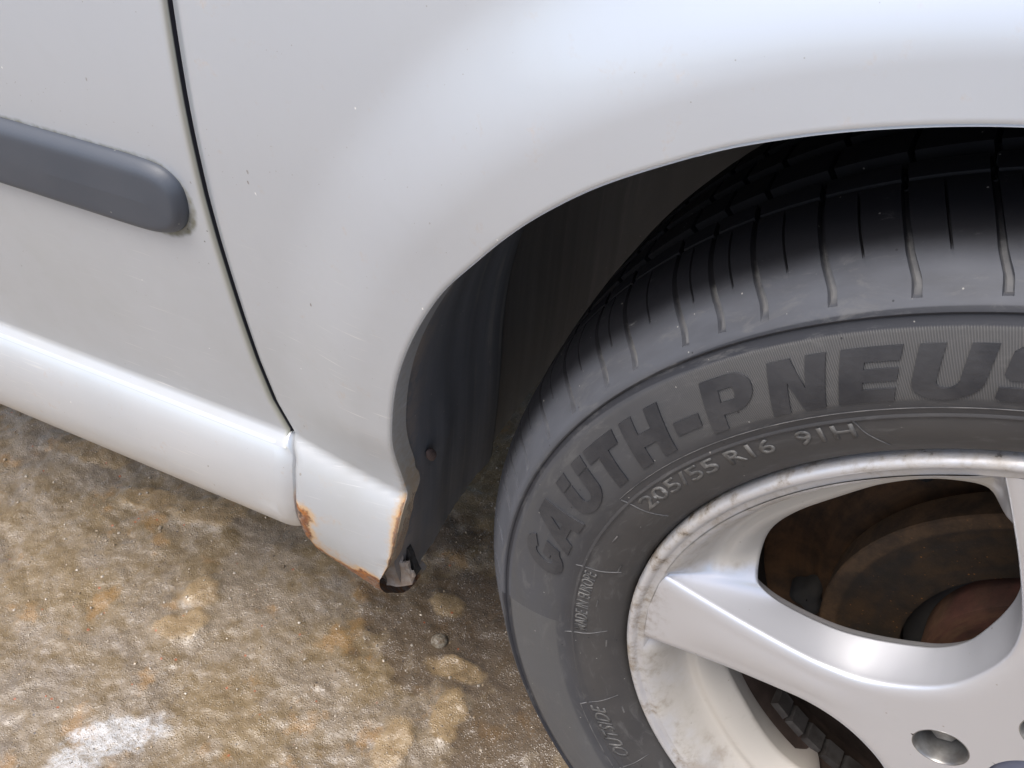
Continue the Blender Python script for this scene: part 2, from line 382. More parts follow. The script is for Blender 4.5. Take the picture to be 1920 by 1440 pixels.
RIGHT = [[-.05, .3515], [0, .350], [.06, .338], [.12, .313], [.175, .274], [.225, .215], [.258, .145], [.275, .07], [.283, -.01], [.287, -.06]]
LFULL = np.vstack([LL, RIGHT])
LF = smooth_path(LFULL, 420)
def y0(z): return np.where(z < .25, .012*(np.clip(.25-z, 0, 9)/.21)**1.7, .064*(np.clip(z-.25, 0, 9)/.4)**1.75)
def zc(x): return np.interp(x, [-.445, -.369, -.33], [.041, .021, .012])
RP = np.array([(0, 0.), (.004, -.0052), (.010, -.0100), (.018, -.0138), (.03, -.0168), (.045, -.0178), (.058, -.0160), (.068, -.0125), (.078, -.0065), (.088, .004), (.098, .014), (.106, .026), (.112, .042), (.116, .06)])
_s = np.r_[0, np.cumsum(np.linalg.norm(np.diff(RP, axis=0), axis=1))]
_RPs = smooth_path(RP, 120)
def dist_arch(x, z):
    P = LF[::4]; best = np.full(x.shape, 9.)
    for a, b in zip(P[:-1], P[1:]):
        ab = b-a; t = np.clip(((x-a[0])*ab[0]+(z-a[1])*ab[1])/(ab@ab), 0, 1)
        best = np.minimum(best, np.hypot(x-a[0]-t*ab[0], z-a[1]-t*ab[1]))
    return best
def S(x, z):
    x = np.asarray(x, float); z = np.asarray(z, float); x, z = np.broadcast_arrays(x, z)
    d = dist_arch(x, z)
    fl = -(.009+.0045*sstep(.2, .34, z))*(1-sstep(.020, .080, d))*sstep(.02, .09, z)
    c = zc(x); y = y0(np.maximum(z, c))+fl
    wv = np.clip(c-z, 0, .2)*np.interp(x, [-.447, -.443, -.40], [.88, .76, .71])
    return y+np.interp(wv, _RPs[:, 0], _RPs[:, 1])
GAP = np.array([(-.43, .70), (-.437, .55), (-.445, .42), (-.4519, .3209), (-.4555, .2692), (-.4585, .2175), (-.4592, .19), (-.4593, .162), (-.4593, .1314), (-.4588, .1009), (-.4565, .067), (-.4495, .037),
                (-.4455, .029), (-.4452, .010), (-.4470, -.010), (-.4505, -.03), (-.456, -.05), (-.462, -.075), (-.466, -.13)])
def gapx(z): return np.interp(z, GAP[::-1, 1], GAP[::-1, 0])
# ------------------------------------------------------------------ car
car = empty('car', (0, 0, 0))
tag(car, 'silver car with a rusted sill end, dusty front tyre and five-spoke alloy wheel', 'car')
# door panel
zz = np.r_[np.linspace(.034, .44, 150), np.linspace(.45, .62, 16)]
dx = np.r_[0, .0005, .0012, .0022, .004, np.geomspace(.007, .9, 130)]
rows = []; ed = []
for z in zz:
    g = gapx(z)-.0019
    xs = g-dx; ys = S(xs, np.full(xs.shape, z)).copy()
    rr = .0022; k = np.clip(rr-dx, 0, rr); ys += rr-np.sqrt(np.clip(rr*rr-k*k, 0, None))
    hem = [(g-.0005, ys[0]+.020, z), (g+.0000, ys[0]+.0012, z)]
    rows.append(np.vstack([hem, np.c_[xs, ys, np.full(len(xs), z)]])); ed.append(np.r_[2, 2, 1.3, .7, .5, (dx[3:] < .0023)*.3])
nc = rows[0].shape[0]
topr = []
for dy, dz in ((.02, .03), (.06, .05), (.18, .06)):
    q = rows[-1].copy(); q[:, 1] += dy; q[:, 2] += dz; topr.append(q); ed.append(ed[-1]*0)
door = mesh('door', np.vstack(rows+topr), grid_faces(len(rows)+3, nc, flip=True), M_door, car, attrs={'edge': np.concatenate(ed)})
# side moulding on the door
OUT = smooth_path([(-1.35, .2315), (-.9, .2315), (-.62, .2318), (-.5364, .2322), (-.5033, .2321), (-.4868, .2312), (-.4778, .2283), (-.4722, .2224), (-.4708, .2150), (-.4722, .2050), (-.4766, .1960), (-.4833, .1902), (-.4951, .1862), (-.5107, .1850), (-.5566, .1852), (-.62, .1856), (-.9, .1858), (-1.35, .1858)], 700)
keep = np.r_[0, np.where(OUT[:, 0] > -.9)[0], len(OUT)-1]; OUT = OUT[keep]
tn = np.gradient(OUT, axis=0); tn /= np.linalg.norm(tn, axis=1)[:, None]; inw = np.c_[tn[:, 1], -tn[:, 0]]
V = []
cz = .2087
for ins, up in ((0, .003), (0, -.0012), (.0003, -.0022), (.0012, -.0036), (.0030, -.0056), (.0048, -.0068), (.0062, -.0072), (.0080, -.0074), (.0110, -.0075), (.0160, -.0077)):
    P = OUT+(np.c_[np.minimum(OUT[:, 0], -.4925), np.full(len(OUT), cz)]-OUT)*(ins/.0228); V.append(np.c_[P[:, 0], S(OUT[:, 0], np.clip(P[:, 1], .15, .3))+up, P[:, 1]])
mx = np.minimum(OUT[:, 0], -.4925); V.append(np.c_[mx, S(mx, np.full(len(OUT), cz))-.0080, np.full(len(OUT), cz)])
F = grid_faces(len(V), len(OUT), flip=False)
md = mesh('side_moulding', np.vstack(V), F, M_mould, door); weld(md, 1e-6)
# sill
zi = []
prof = [(.020, -.0030), (.0152, -.0006), (.0138, .0001)]
ws = np.r_[.0006, .0012, .002, .003, .0045, np.linspace(.006, .115, 60)]
dxs = np.r_[0, .0006, .0015, .003, .005, .0075, np.geomspace(.011, .9, 110)]
rows = []
for w_ in list(prof)+list(ws):
    if isinstance(w_, tuple):
        zz_ = .0405+w_[1]; g = gapx(.036)-.0012; xs = g-dxs; ys = np.full(xs.shape, w_[0])
    else:
        zz_ = .041-w_; g = gapx(zz_)-.0012; xs = g-dxs
        ys = S(np.minimum(xs, -.447), np.full(xs.shape, zz_)).copy()
        if w_ < .0045: ys = ys+(.0045-w_)**2*90
    ex = np.clip(1-dxs/.012, 0, 1)*(1-float(sstep(.028, .041, zz_))); ys = ys+.0042*ex**2.0
    z2 = np.full(xs.shape, zz_)
    rows.append(np.vstack([[(g+.0004, ys[0]+.02, z2[0])], np.c_[xs, ys, z2]]))
rows.append(rows[-1]+np.array([0, .06, -.004]))
A = np.vstack(rows)
ru = np.zeros(len(A)); 
di = np.exp(-((A[:, 0]-gapx(A[:, 2]))/.004)**2)*.35*(A[:, 2] < .035)
sill = mesh('sill', A, grid_faces(len(rows), rows[0].shape[0], flip=False), M_sill, car, attrs={'rust': ru, 'dirt': di})
# front wing (fender): lofted between the arch lip and the outer edge
def lparam(pt): return int(np.argmin(np.linalg.norm(LF-np.array(pt), axis=1)))
g_ = lambda z: (gapx(z)+.0019, z)
BK = [((-.3912, -.0565), (-.400, -.122)), ((-.3850, -.045), (-.422, -.118)), ((-.3790, -.032), (-.440, -.108)), ((-.3755, -.018), (-.4530, -.086)), ((-.3730, -.0071), g_(-.050)), ((-.3704, .0137), g_(.005)), ((-.3695, .037), g_(.036)),
      ((-.3636, .0862), g_(.085)), ((-.3537, .1298), g_(.150)), ((-.3177, .2067), g_(.27)), ((-.2753, .2569), g_(.42)), ((-.2351, .2908), g_(.62)), ((-.1812, .321), (-.30, .62)), ((-.1001, .3456), (-.13, .62)), ((0, .350), (.05, .62)),
      ((.12, .313), (.35, .62)), ((.225, .215), (.72, .62)), ((.275, .07), (.75, .25)), ((.283, -.01), (.75, 0)), ((.287, -.06), (.75, -.12))]
ki = [lparam(a) for a, b in BK]; ki[0] = 0; ki[-1] = len(LF)-1
# keep the outer edge on the gap curve between keys
BB = np.zeros_like(LF)
for (i0, (a, b)), (i1, (a2, b2)) in zip(zip(ki[:-1], BK[:-1]), zip(ki[1:], BK[1:])):
    t = np.linspace(0, 1, i1-i0+1)[:, None]; q = np.array(b)*(1-t)+np.array(b2)*t
    if 4 <= ki.index(i0) <= 10: q[:, 0] = gapx(q[:, 1])+.0019
    BB[i0:i1+1] = q
vs = np.r_[0, .0006, .0014, .0025, .004, .006, .009]
NV = 130
rows = []; rust = []; dirt = []
LFd = np.gradient(LF, axis=0); LFd /= np.linalg.norm(LFd, axis=1)[:, None]; nin = np.c_[LFd[:, 1], -LFd[:, 0]]   # towards the wheel
jag = np.array([vnoise(np.array([i*.35]), np.array([3.3]), 5)[0] for i in range(len(LF))])
lowm = 1-sstep(-.02, .07, LF[:, 1])
for off_, dy in ((0.0022, .0150), (.0018, .011), (.0014, .007), (.0011, .004), (.0007, .0018), (.0002, .0007)):
    P = LF+nin*off_*-1 if False else LF+nin*off_*.4
    d = dy+((jag-.5)*.010*lowm if dy > .014 else 0)
    d = d*np.where(LF[:, 0] > -.2, .6, 1)
    y = S(LF[:, 0], LF[:, 1])+d
    rows.append(np.c_[P[:, 0], y, P[:, 1]])
    left_ = LF[:, 0] < -.2
    rust.append((lowm*(.62+.25*(dy > .006)))*left_); dirt.append((.35+.35*(1-sstep(0, .2, LF[:, 1])))*left_*(dy > .0015))
tt = np.concatenate([[0], np.geomspace(.003, 1, NV)])
for t in tt:
    P = LF*(1-t)+BB*t
    y = S(P[:, 0], P[:, 1])
    dd = np.linalg.norm(P-LF, axis=1); rr = .003; k = np.clip(rr-dd, 0, rr); y = y+(rr-np.sqrt(np.clip(rr*rr-k*k, 0, None)))*.55
    de = np.linalg.norm(P-BB, axis=1); k = np.clip(.002-de, 0, .002); y = y+.002-np.sqrt(np.clip(.002**2-k*k, 0, None))
    # corroded, buckled skin on the lower corner
    lo = (1-sstep(-.06, -.01, P[:, 1]))*(P[:, 0] < -.3)
    y = y+lo*(vnoise(P[:, 0]*160, P[:, 1]*160, 3)-.5)*.0035*(1-sstep(.0, .02, np.minimum(dd, de))+.15)
    rows.append(np.c_[P[:, 0], y, P[:, 1]])
    x_, z_ = P[:, 0], P[:, 1]; left_ = (x_ < -.2)
    r1 = (1.35+.7*(vnoise(x_*140, z_*140, 12)-.5))*np.exp(-(np.abs(x_-gapx(z_)-.002)/(.0115))**1.7)*(1-sstep(-.012, .004, z_))
    r2 = (1.05+.8*(vnoise(x_*150, z_*150, 22)-.5))*np.exp(-(dd/.0038)**1.2)*(1-sstep(.012, .035, z_))
    zl_ = -.055-(x_+.445)*.10
    r3 = (1.0*np.exp(-(np.abs(z_-zl_)/.008)**1.3)+.9*(vnoise(x_*75, z_*75, 2)-.45)*np.exp(-(np.abs(z_-zl_-.006)/.016)**2))*(x_ < -.385)
    r3 = np.maximum(r3, (z_ < zl_)*1.0)
    rust.append(np.maximum(np.maximum(r1, r2), r3)*left_)
    dirt.append(np.exp(-(dd/.010)**1.2)*(1-sstep(.02, .16, z_))*.5*left_+.35*np.exp(-(np.abs(x_-gapx(z_)-.002)/.0025)**1.4)*(z_ < .4)*(1-sstep(.0, .03, -z_)))
last = rows[-1].copy(); last[:, 1] += .018; rows.append(last); rust.append(rust[-1]*0+.3*(last[:, 2] < 0)); dirt.append(dirt[-1]*0+.3)
fender = mesh('front_wing', np.vstack(rows), grid_faces(len(rows), len(LF), flip=False), M_fender, car, attrs={'rust': np.concatenate(rust), 'dirt': np.concatenate(dirt)})
# bonnet edge above the wing (outside the frame)
xs = np.linspace(-.43, .75, 20); rws = [np.c_[xs, S(xs, np.full(20, .619))+a, np.full(20, .62+b)] for a, b in ((.0, 0), (.02, .03), (.06, .05), (.3, .08), (1.2, .10))]
mesh('bonnet', np.vstack(rws), grid_faces(5, 20), M_door, car, attrs={'edge': np.zeros(100)})
rws = [np.c_[np.linspace(-1.36, -.43, 20), np.full(20, a), np.full(20, b)] for a, b in ((.22, .67), (.30, .95), (.5, 1.0), (1.2, 1.0))]
mesh('cabin', np.vstack(rws), grid_faces(4, 20), M_dark, car)
# jamb behind the door gap, silver paint coloured dark for its shade
zj = np.linspace(-.12, .62, 60); gx = gapx(zj)
V = np.concatenate([np.c_[gx+a, S(np.minimum(gx, -.4), zj)+.021+b, zj] for a, b in ((-.03, 0), (.03, 0), (.031, .05))])
mesh('door_jamb', V, grid_faces(3, 60), M_dark, car)
# torn corner of the sill end
def sheet(name, P, thick, mat, parent, attrs=None, cuts=2):
    bm = bmesh.new(); vs_ = [bm.verts.new(p) for p in P]; f = bm.faces.new(vs_)
    bmesh.ops.triangulate(bm, faces=bm.faces)
    bmesh.ops.subdivide_edges(bm, edges=bm.edges, cuts=cuts, use_grid_fill=True)
    rnd = random.Random(4)
    for v in bm.verts: v.co += Vector((rnd.uniform(-1, 1)*.0006, rnd.uniform(-1, 1)*.0012, rnd.uniform(-1, 1)*.0006))
    r_ = bmesh.ops.extrude_face_region(bm, geom=bm.faces[:])
    for e in r_['geom']:
        if isinstance(e, bmesh.types.BMVert): e.co.y += thick
    bmesh.ops.recalc_face_normals(bm, faces=bm.faces)
    me = bpy.data.meshes.new(name); bm.to_mesh(me); bm.free()
    for k, v in (attrs or {}).items():
        at = me.attributes.new(k, 'FLOAT', 'POINT'); at.data.foreach_set('value', [v]*len(me.vertices))
    me.materials.append(mat); o = bpy.data.objects.new(name, me); sc.collection.objects.link(o); o.parent = parent
    return o
M_torn = simple('flaking_underseal', (.33, .29, .25), .85, nscale=90, col2=(.24, .17, .12), bump=.8)
FLAP = [(-.4005, .013, -.0744), (-.396, .012, -.0603), (-.3877, .0125, -.0476), (-.3819, .014, -.0411), (-.3798, .012, -.0465), (-.377, .013, -.0471), (-.3764, .014, -.0558), (-.3737, .013, -.0611), (-.3773, .015, -.0713), (-.3875, .014, -.0791), (-.3962, .012, -.0801)]
HOLE_SHADE = [(-.4000, .0185, -.0707), (-.3907, .0185, -.0517), (-.3835, .0185, -.0399), (-.3790, .0185, -.0405), (-.3765, .0185, -.0490), (-.3748, .0185, -.0635), (-.3780, .0185, -.0700), (-.3921, .0185, -.0690)]
sheet('cavity_shade_sheet', HOLE_SHADE, .004, M_dark, fender)  # flat dark sheet standing in for the shade inside the hole
fl = sheet('torn_metal_flap', FLAP, .0015, M_torn, fender)
fl['label'] = 'beige flaking flap of torn metal at the rusted sill end'
# ------------------------------------------------------------------ wheel arch liner
_up = LF[LF[:, 1] > .05]
LC = np.vstack([[(-.392, -.115), (-.3850, -.080), (-.3795, -.045), (-.3745, -.01), (-.3705, .025)], _up[::8], _up[-1:]])
LC = smooth_path(LC, 260)
cen = np.array([-.045, .03]); rad = LC-cen; rad /= np.linalg.norm(rad, axis=1)[:, None]
ys = np.r_[np.linspace(.006, .137, 60)]
V = []
arcl = np.r_[0, np.cumsum(np.linalg.norm(np.diff(LC, axis=0), axis=1))]
for y in ys:
    wavy = .0004*math.sin(y*190)+.0008*math.sin(y*75+1)
    zmin = np.interp(y, [.005, .022, .05, .085, .122], [-.084, -.083, -.078, -.073, -.068])+.0012*math.sin(y*230)+.0008*math.sin(y*610)
    i0 = np.interp(zmin, LC[:60, 1], arcl[:60]); u = np.linspace(i0, arcl[-1], len(LC))
    P = np.c_[np.interp(u, arcl, LC[:, 0]), np.interp(u, arcl, LC[:, 1])]
    rd = P-cen; rd /= np.linalg.norm(rd, axis=1)[:, None]
    P = P+rd*(.0010+wavy+.0020*math.sin((y-.006)/.131*math.pi))
    q_ = (y-.006)/.131; ys0 = S(P[:, 0], P[:, 1])+.0075+.004*(1-sstep(-.07, -.02, P[:, 1]))
    V.append(np.c_[P[:, 0], ys0*(1-q_)+.137*q_, P[:, 1]])
yend = len(V)
for dr, y in ((.006, .1385), (.014, .140), (.0155, .144)):
    P = V[yend-1].copy(); P[:, 0] += rad[:, 0]*dr; P[:, 2] += rad[:, 1]*dr; P[:, 1] = y; V.append(P)
liner = mesh('wheel_arch_liner', np.vstack(V), grid_faces(len(V), len(LC), flip=True), M_liner, car); weld(liner, 1e-6)
liner['label'] = 'black plastic liner streaked with dust inside the wheel arch'
LD = np.vstack([LC[LC[:, 1] > -.080]]); cr = LD-cen; cr /= np.linalg.norm(cr, axis=1)[:, None]
V = []
for dr, y in ((.012, .141), (.012, .16), (.010, .22), (.006, .27), (-.02, .31), (-.08, .32), (-.30, .325)):
    P = LD+cr*(dr+.002*math.sin(y*60)); V.append(np.c_[P[:, 0], np.full(len(P), y), P[:, 1]])
mesh('inner_splash_panel', np.vstack(V), grid_faces(len(V), len(LD), flip=True), M_inner, car)
# liner clip, rusty
bm = bmesh.new(); bmesh.ops.create_icosphere(bm, subdivisions=3, radius=1)
rnd = random.Random(2)
for v in bm.verts: v.co *= 1+.18*vnoise(np.array([v.co.x*2.3+5]), np.array([v.co.z*2.3+v.co.y*1.7]), 4)[0]
me = bpy.data.meshes.new('liner_screw'); bm.to_mesh(me); bm.free(); me.polygons.foreach_set('use_smooth', [True]*len(me.polygons))
M_clip = simple('rusted_clip', (.11, .075, .06), .85, nscale=300, col2=(.22, .15, .13), bump=.8); me.materials.append(M_clip)
clip = bpy.data.objects.new('liner_screw', me); sc.collection.objects.link(clip); clip.parent = liner
clip.location = (-.3685, .042, .0315); clip.scale = (.0022, .0032, .0062); clip.rotation_euler = (R(25), 0, 0)
# underbody
def box(name, x0, x1, y0_, y1, z0, z1, mat, parent):
    V = [(x, y, z) for x in (x0, x1) for y in (y0_, y1) for z in (z0, z1)]
    return mesh(name, V, [(0, 1, 3, 2), (4, 6, 7, 5), (0, 4, 5, 1), (2, 3, 7, 6), (0, 2, 6, 4), (1, 5, 7, 3)], mat, parent, smooth=False)
def underbody(name, x0, x1, zfloor):
    nx, ny = 40, 30; xs = np.linspace(x0, x1, nx); yy = np.linspace(.105, 1.45, ny); rows = []
    for y in yy:
        z = zfloor+.012*np.sin(xs*22)+.02*np.exp(-((y-.12)/.03)**2)*-1+.01*math.sin(y*12)
        rows.append(np.c_[xs, np.full(nx, y), z])
    rows = [rows[0]+np.array([0, 0, .14])]+rows
    return mesh(name, np.vstack(rows), grid_faces(len(rows), nx), M_under, car)
underbody('floor_pan', -1.36, -.425, -.090); 
underbody('front_undertray', .31, .75, -.12)
underbody('engine_bay', -.405, .31, .20).location = (0, .26, 0)
# ------------------------------------------------------------------ front wheel
wheel = empty('front_wheel', (0, 0, 0), car)
PR = [(.2195, .012), (.2193, .0065), (.2200, .0030), (.2222, .0002), (.2255, -.0032), (.230, -.0058), (.2345, -.0076), (.238, -.0086), (.2415, -.0092), (.2445, -.0095),
      (.2462, -.0097), (.2470, -.0104), (.2476, -.0104), (.2484, -.0100), (.251, -.0108), (.2545, -.0117), (.258, -.0121), (.262, -.0122), (.266, -.0121), (.270, -.0118), (.274, -.0114), (.278, -.0108), (.282, -.0100),
      (.2850, -.0093), (.2868, -.0088), (.2875, -.0080), (.2895, -.0072), (.2905, -.0068), (.2912, -.0076), (.2920, -.0078), (.2930, -.0072), (.2945, -.0058), (.2960, -.0040), (.2975, -.0018), (.2990, .0004),
      (.3005, .0024), (.3022, .0048), (.3040, .0076), (.3062, .0104), (.3084, .0136), (.3106, .017), (.3124, .0206), (.3138, .0245), (.3148, .0285), (.3155, .0325), (.3160, .0365), (.3164, .0405), (.3166, .0440),
      (.3166, .0455), (.3152, .0462), (.3152, .0470), (.3168, .0477), (.3172, .050), (.3176, .055), (.3178, .0585), (.3110, .0592), (.3100, .061), (.3100, .066), (.3112, .0678), (.3180, .0685), (.3186, .075), (.3188, .0850), (.3120, .0858), (.3110, .087), (.3110, .092), (.3120, .0935),
      (.3188, .094), (.3186, .104), (.3182, .112), (.3112, .1128), (.3100, .114), (.3100, .119), (.3112, .1208), (.3176, .1215), (.3168, .135), (.3140, .150), (.3080, .165), (.3000, .178), (.288, .187), (.265, .190), (.240, .187), (.2200, .176)]
PR = np.array(PR)
def bulge(r, deg):
    """the loaded sidewall swells towards the contact patch"""
    d = np.abs((np.asarray(deg, float)-270+180) % 360-180)
    return -.013*(1-sstep(20, 112, d))*sstep(.228, .268, r)*(1-.25*sstep(.30, .318, r))
def TY(r, deg=0): return np.interp(r, PR[1:39, 0], PR[1:39, 1])+bulge(r, deg)
ga = [107.8, 113.6, 119.6, 125.1, 129.0, 132.7, 138.6, 142.6, 148.1, 153.4, 159.2, 163.0, 166.8, 172.6, 178.4, 182.2, 188.0, 193.6, 199.4, 203.2]
pat = [5.8, 3.9, 5.6, 5.9, 3.8, 5.7]; k = 0
while ga[-1] < 107.8+360-6.5: ga.append(ga[-1]+pat[k % 6]); k += 1
ga = np.array(ga); nxt = np.r_[ga[1:], ga[0]+360]
ths = []; lg = []; sg = []; offg = []                       # angle, long groove, short sipe
for a, b in zip(ga, nxt):
    hw = .25
    for d, v in ((-hw-.05, 0), (-hw, .8), (-hw*.6, 1), (hw*.6, 1), (hw, .8), (hw+.05, 0)): ths.append(a); offg.append(d); lg.append(v); sg.append(0)
    m = (a+b)/2+.2
    for q in np.linspace(a+.9, m-.45, 2): ths.append(q); offg.append(0); lg.append(0); sg.append(0)
    for d, v in ((-.11, 0), (-.07, 1), (.07, 1), (.11, 0)): ths.append(m+d); offg.append(0); lg.append(0); sg.append(v)
    for q in np.linspace(m+.6, b-.9, 2): ths.append(q); offg.append(0); lg.append(0); sg.append(0)
ths = np.array(ths); off_g = np.array(offg); lg = np.array(lg); sg = np.array(sg); nth = len(ths)
nl = np.array([vnoise(np.array([t*.9]), np.array([1.]), 8)[0] for t in ths])
V = []; dust = []; deep = []
dPR = np.gradient(PR, axis=0); nPR = np.c_[dPR[:, 1], -dPR[:, 0]]; nPR /= np.linalg.norm(nPR, axis=1)[:, None]   # outward normal
for i, (r, y) in enumerate(PR):
    inside = 35 <= i and i < 55; onT = i >= 33
    shear = np.interp(y, [-.01, .002, .010, .045, .06, .2], [-.45, -.30, .25, 1.7, 2.2, 2.2])
    ml = sstep(-.0015, .0075, y)*(1-sstep(.1, .13, y)) if onT else 0
    wide = float(np.interp(y, [-.002, .006, .02, .045], [1.25, 1.15, .9, .85]))
    endsoft = nl*.006
    ml = sstep(-.004, .003, y+endsoft) if onT and y < .13 else np.zeros(nth)
    ms = (sstep(.010, .014, y)*(1-sstep(.040, .043, y))) if onT else 0
    dep = lg*ml*.0030+sg*ms*.0022
    if y > .046: dep = lg*.006*(y < .13)
    th = np.radians(ths+off_g*wide+shear)
    rr = r+.0035*(1-sstep(60, 115, np.abs((np.degrees(th)-270+180) % 360-180)))*float(sstep(.300, .312, r))*(y < .06)-nPR[i, 0]*dep; yy_ = y-nPR[i, 1]*dep
    # sidewall flex near the ground
    V.append(np.c_[rr*np.cos(th), yy_+bulge(r, np.degrees(th))*(1-sstep(.03, .12, y)), rr*np.sin(th)])
    dm = lg*ml*np.where(y < .0225, .78, .35*(nl > .6))*np.interp(y, [-.004, .001, .010, .018, .030, .040, .046], [.55, .85, .8, .40, .10, .12, .5])
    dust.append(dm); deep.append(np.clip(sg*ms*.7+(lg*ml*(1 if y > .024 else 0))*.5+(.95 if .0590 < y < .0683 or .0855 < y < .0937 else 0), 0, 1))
tyre = mesh('tyre', np.vstack(V), grid_faces(len(PR), nth, wrap=True, flip=False), M_tyre, wheel, sharp=38, attrs={'dust': np.concatenate(dust), 'deep': np.concatenate(deep)})
# ---- lettering
def arc(cx, cy, rx, ry, a0, a1, n=10): return [(cx+rx*math.cos(R(a)), cy+ry*math.sin(R(a))) for a in np.linspace(a0, a1, n)]
GL = {
 'G': [arc(.5, .5, .5, .5, 42, 318, 22)+[(1, .20), (1, .55), (.52, .55), (.52, .36), (.68, .36), (.66, .28)]+arc(.5, .5, .17, .24, 300, 58, 14)],
 'A': [[(0, 0), (.33, 1), (.67, 1), (1, 0), (.70, 0), (.645, .19), (.355, .19), (.30, 0)], [(.42, .40), (.58, .40), (.5, .72)]],
 'Ü': [[(0, .70), (0, .34)]+arc(.5, .34, .5, .34, 180, 360, 14)+[(1, .34), (1, .70), (.66, .70), (.66, .36)]+arc(.5, .36, .16, .14, 0, -180, 8)+[(.34, .36), (.34, .70)]],
 'U': [[(0, 1), (0, .34)]+arc(.5, .34, .5, .34, 180, 360, 14)+[(1, .34), (1, 1), (.66, 1), (.66, .36)]+arc(.5, .36, .16, .14, 0, -180, 8)+[(.34, .36), (.34, 1)]],
 'T': [[(0, 1), (1, 1), (1, .72), (.67, .72), (.67, 0), (.33, 0), (.33, .72), (0, .72)]],
 'H': [[(0, 0), (0, 1), (.33, 1), (.33, .62), (.67, .62), (.67, 1), (1, 1), (1, 0), (.67, 0), (.67, .36), (.33, .36), (.33, 0)]],
 'P': [[(0, 0), (0, 1), (.55, 1)]+arc(.6, .655, .40, .345, 85, -85, 14)+[(.55, .31), (.34, .31), (.34, 0)], [(.34, .54), (.34, .78), (.62, .78), (.66, .66), (.62, .54)]],
 'N': [[(0, 0), (0, 1), (.40, 1), (.66, .42), (.66, 1), (1, 1), (1, 0), (.62, 0), (.34, .60), (.34, 0)]],
 'E': [[(0, 0), (0, 1), (1, 1), (1, .76), (.42, .76), (.42, .62), (1, .62), (1, .40), (.42, .40), (.42, .25), (1, .25), (1, 0)]],
 'S': [[(1, .95), (.92, 1), (.12, 1), (0, .88), (0, .5), (.12, .40), (.62, .40), (.62, .26), (0, .26), (0, .06), (.1, 0), (.88, 0), (1, .12), (1, .52), (.88, .62), (.38, .62), (.38, .76), (1, .76)]],
 '-': [[(0, .24), (0, .5), (1, .5), (1, .24)]],
}
def clean(loop):
    out = []
    for p in loop:
        if not out or math.hypot(p[0]-out[-1][0], p[1]-out[-1][1]) > 1e-4: out.append(p)
    if math.hypot(out[0][0]-out[-1][0], out[0][1]-out[-1][1]) < 1e-4: out.pop()
    return out
def flat_to_tyre(bm, name, mat, a0, deg, r0, r1, slant, h=.0005, parent=wheel, step=.0035):
    """bm holds a flat shape in the unit box; it is cut up finely, bent round the sidewall and given thickness"""
    W = R(deg)*(r0+r1)/2; H = r1-r0
    for v in bm.verts: v.co = (v.co.x*W, v.co.y*H, 0)
    for ax, L_ in ((0, W), (1, H)):
        k = step
        while k < L_:
            co = [0, 0, 0]; no = [0, 0, 0]; co[ax] = k; no[ax] = 1
            bmesh.ops.bisect_plane(bm, geom=bm.verts[:]+bm.edges[:]+bm.faces[:], plane_co=co, plane_no=no); k += step
    r_ = bmesh.ops.extrude_face_region(bm, geom=bm.faces[:])
    for e in r_['geom']:
        if isinstance(e, bmesh.types.BMVert): e.co.z = 1
    for v in bm.verts:
        u = v.co.x/W; q = v.co.y/H; th = R(a0-u*deg-slant*q); r = r0+H*q
        y = float(TY(r, math.degrees(th)))-(h if v.co.z > .5 else -.0006)
        v.co = (r*math.cos(th), y, r*math.sin(th))
    bmesh.ops.recalc_face_normals(bm, faces=bm.faces)
    me = bpy.data.meshes.new(name); bm.to_mesh(me); bm.free(); me.materials.append(mat)
    o = bpy.data.objects.new(name, me); sc.collection.objects.link(o); o.parent = parent
    return o
def glyph_bm(loops):
    bm = bmesh.new()
    for lp in loops:
        lp = clean(lp); vs_ = [bm.verts.new((x, y, 0)) for x, y in lp]
        for a, b in zip(vs_, vs_[1:]+vs_[:1]): bm.edges.new((a, b))
    bmesh.ops.triangle_fill(bm, use_beauty=True, edges=bm.edges[:])
    return bm
BIG = [('G', 171.6, 5.0), ('A', 166.1, 7.0), ('Ü', 158.1, 5.8), ('T', 151.6, 5.2), ('H', 145.2, 5.5), ('-', 138.7, 3.2), ('P', 134.5, 5.3), ('N', 127.6, 5.2), ('E', 121.2, 4.8), ('U', 115.2, 5.5), ('S', 108.6, 5.0)]
for ch, a0, dg in BIG:
    flat_to_tyre(glyph_bm(GL[ch]), 'raised_letter', M_letter, a0, dg, .2570, .2808, 1.9, h=.0008)
    if ch == 'Ü':
        for x0 in (0, .66):
            flat_to_tyre(glyph_bm([[(x0, .74), (x0+.34, .74), (x0+.34, 1), (x0, 1)]]), 'raised_letter', M_letter, a0, dg, .2570, .2808, 1.9, h=.0008)
def text_bm(s, bold=0):
    cu = bpy.data.curves.new('t', 'FONT'); cu.body = s; cu.size = 1; cu.resolution_u = 3; cu.offset = bold
    ob = bpy.data.objects.new('t', cu); sc.collection.objects.link(ob)
    dg = bpy.context.evaluated_depsgraph_get(); me = bpy.data.meshes.new_from_object(ob.evaluated_get(dg))
    bm = bmesh.new(); bm.from_mesh(me); bpy.data.objects.remove(ob); bpy.data.meshes.remove(me); bpy.data.curves.remove(cu)
    bmesh.ops.remove_doubles(bm, verts=bm.verts, dist=1e-4)
    x = [v.co.x for v in bm.verts]; y = [v.co.y for v in bm.verts]; x0, x1, y0__, y1 = min(x), max(x), min(y), max(y)
    for v in bm.verts: v.co = ((v.co.x-x0)/(x1-x0), (v.co.y-y0__)/(y1-y0__), 0)
    return bm
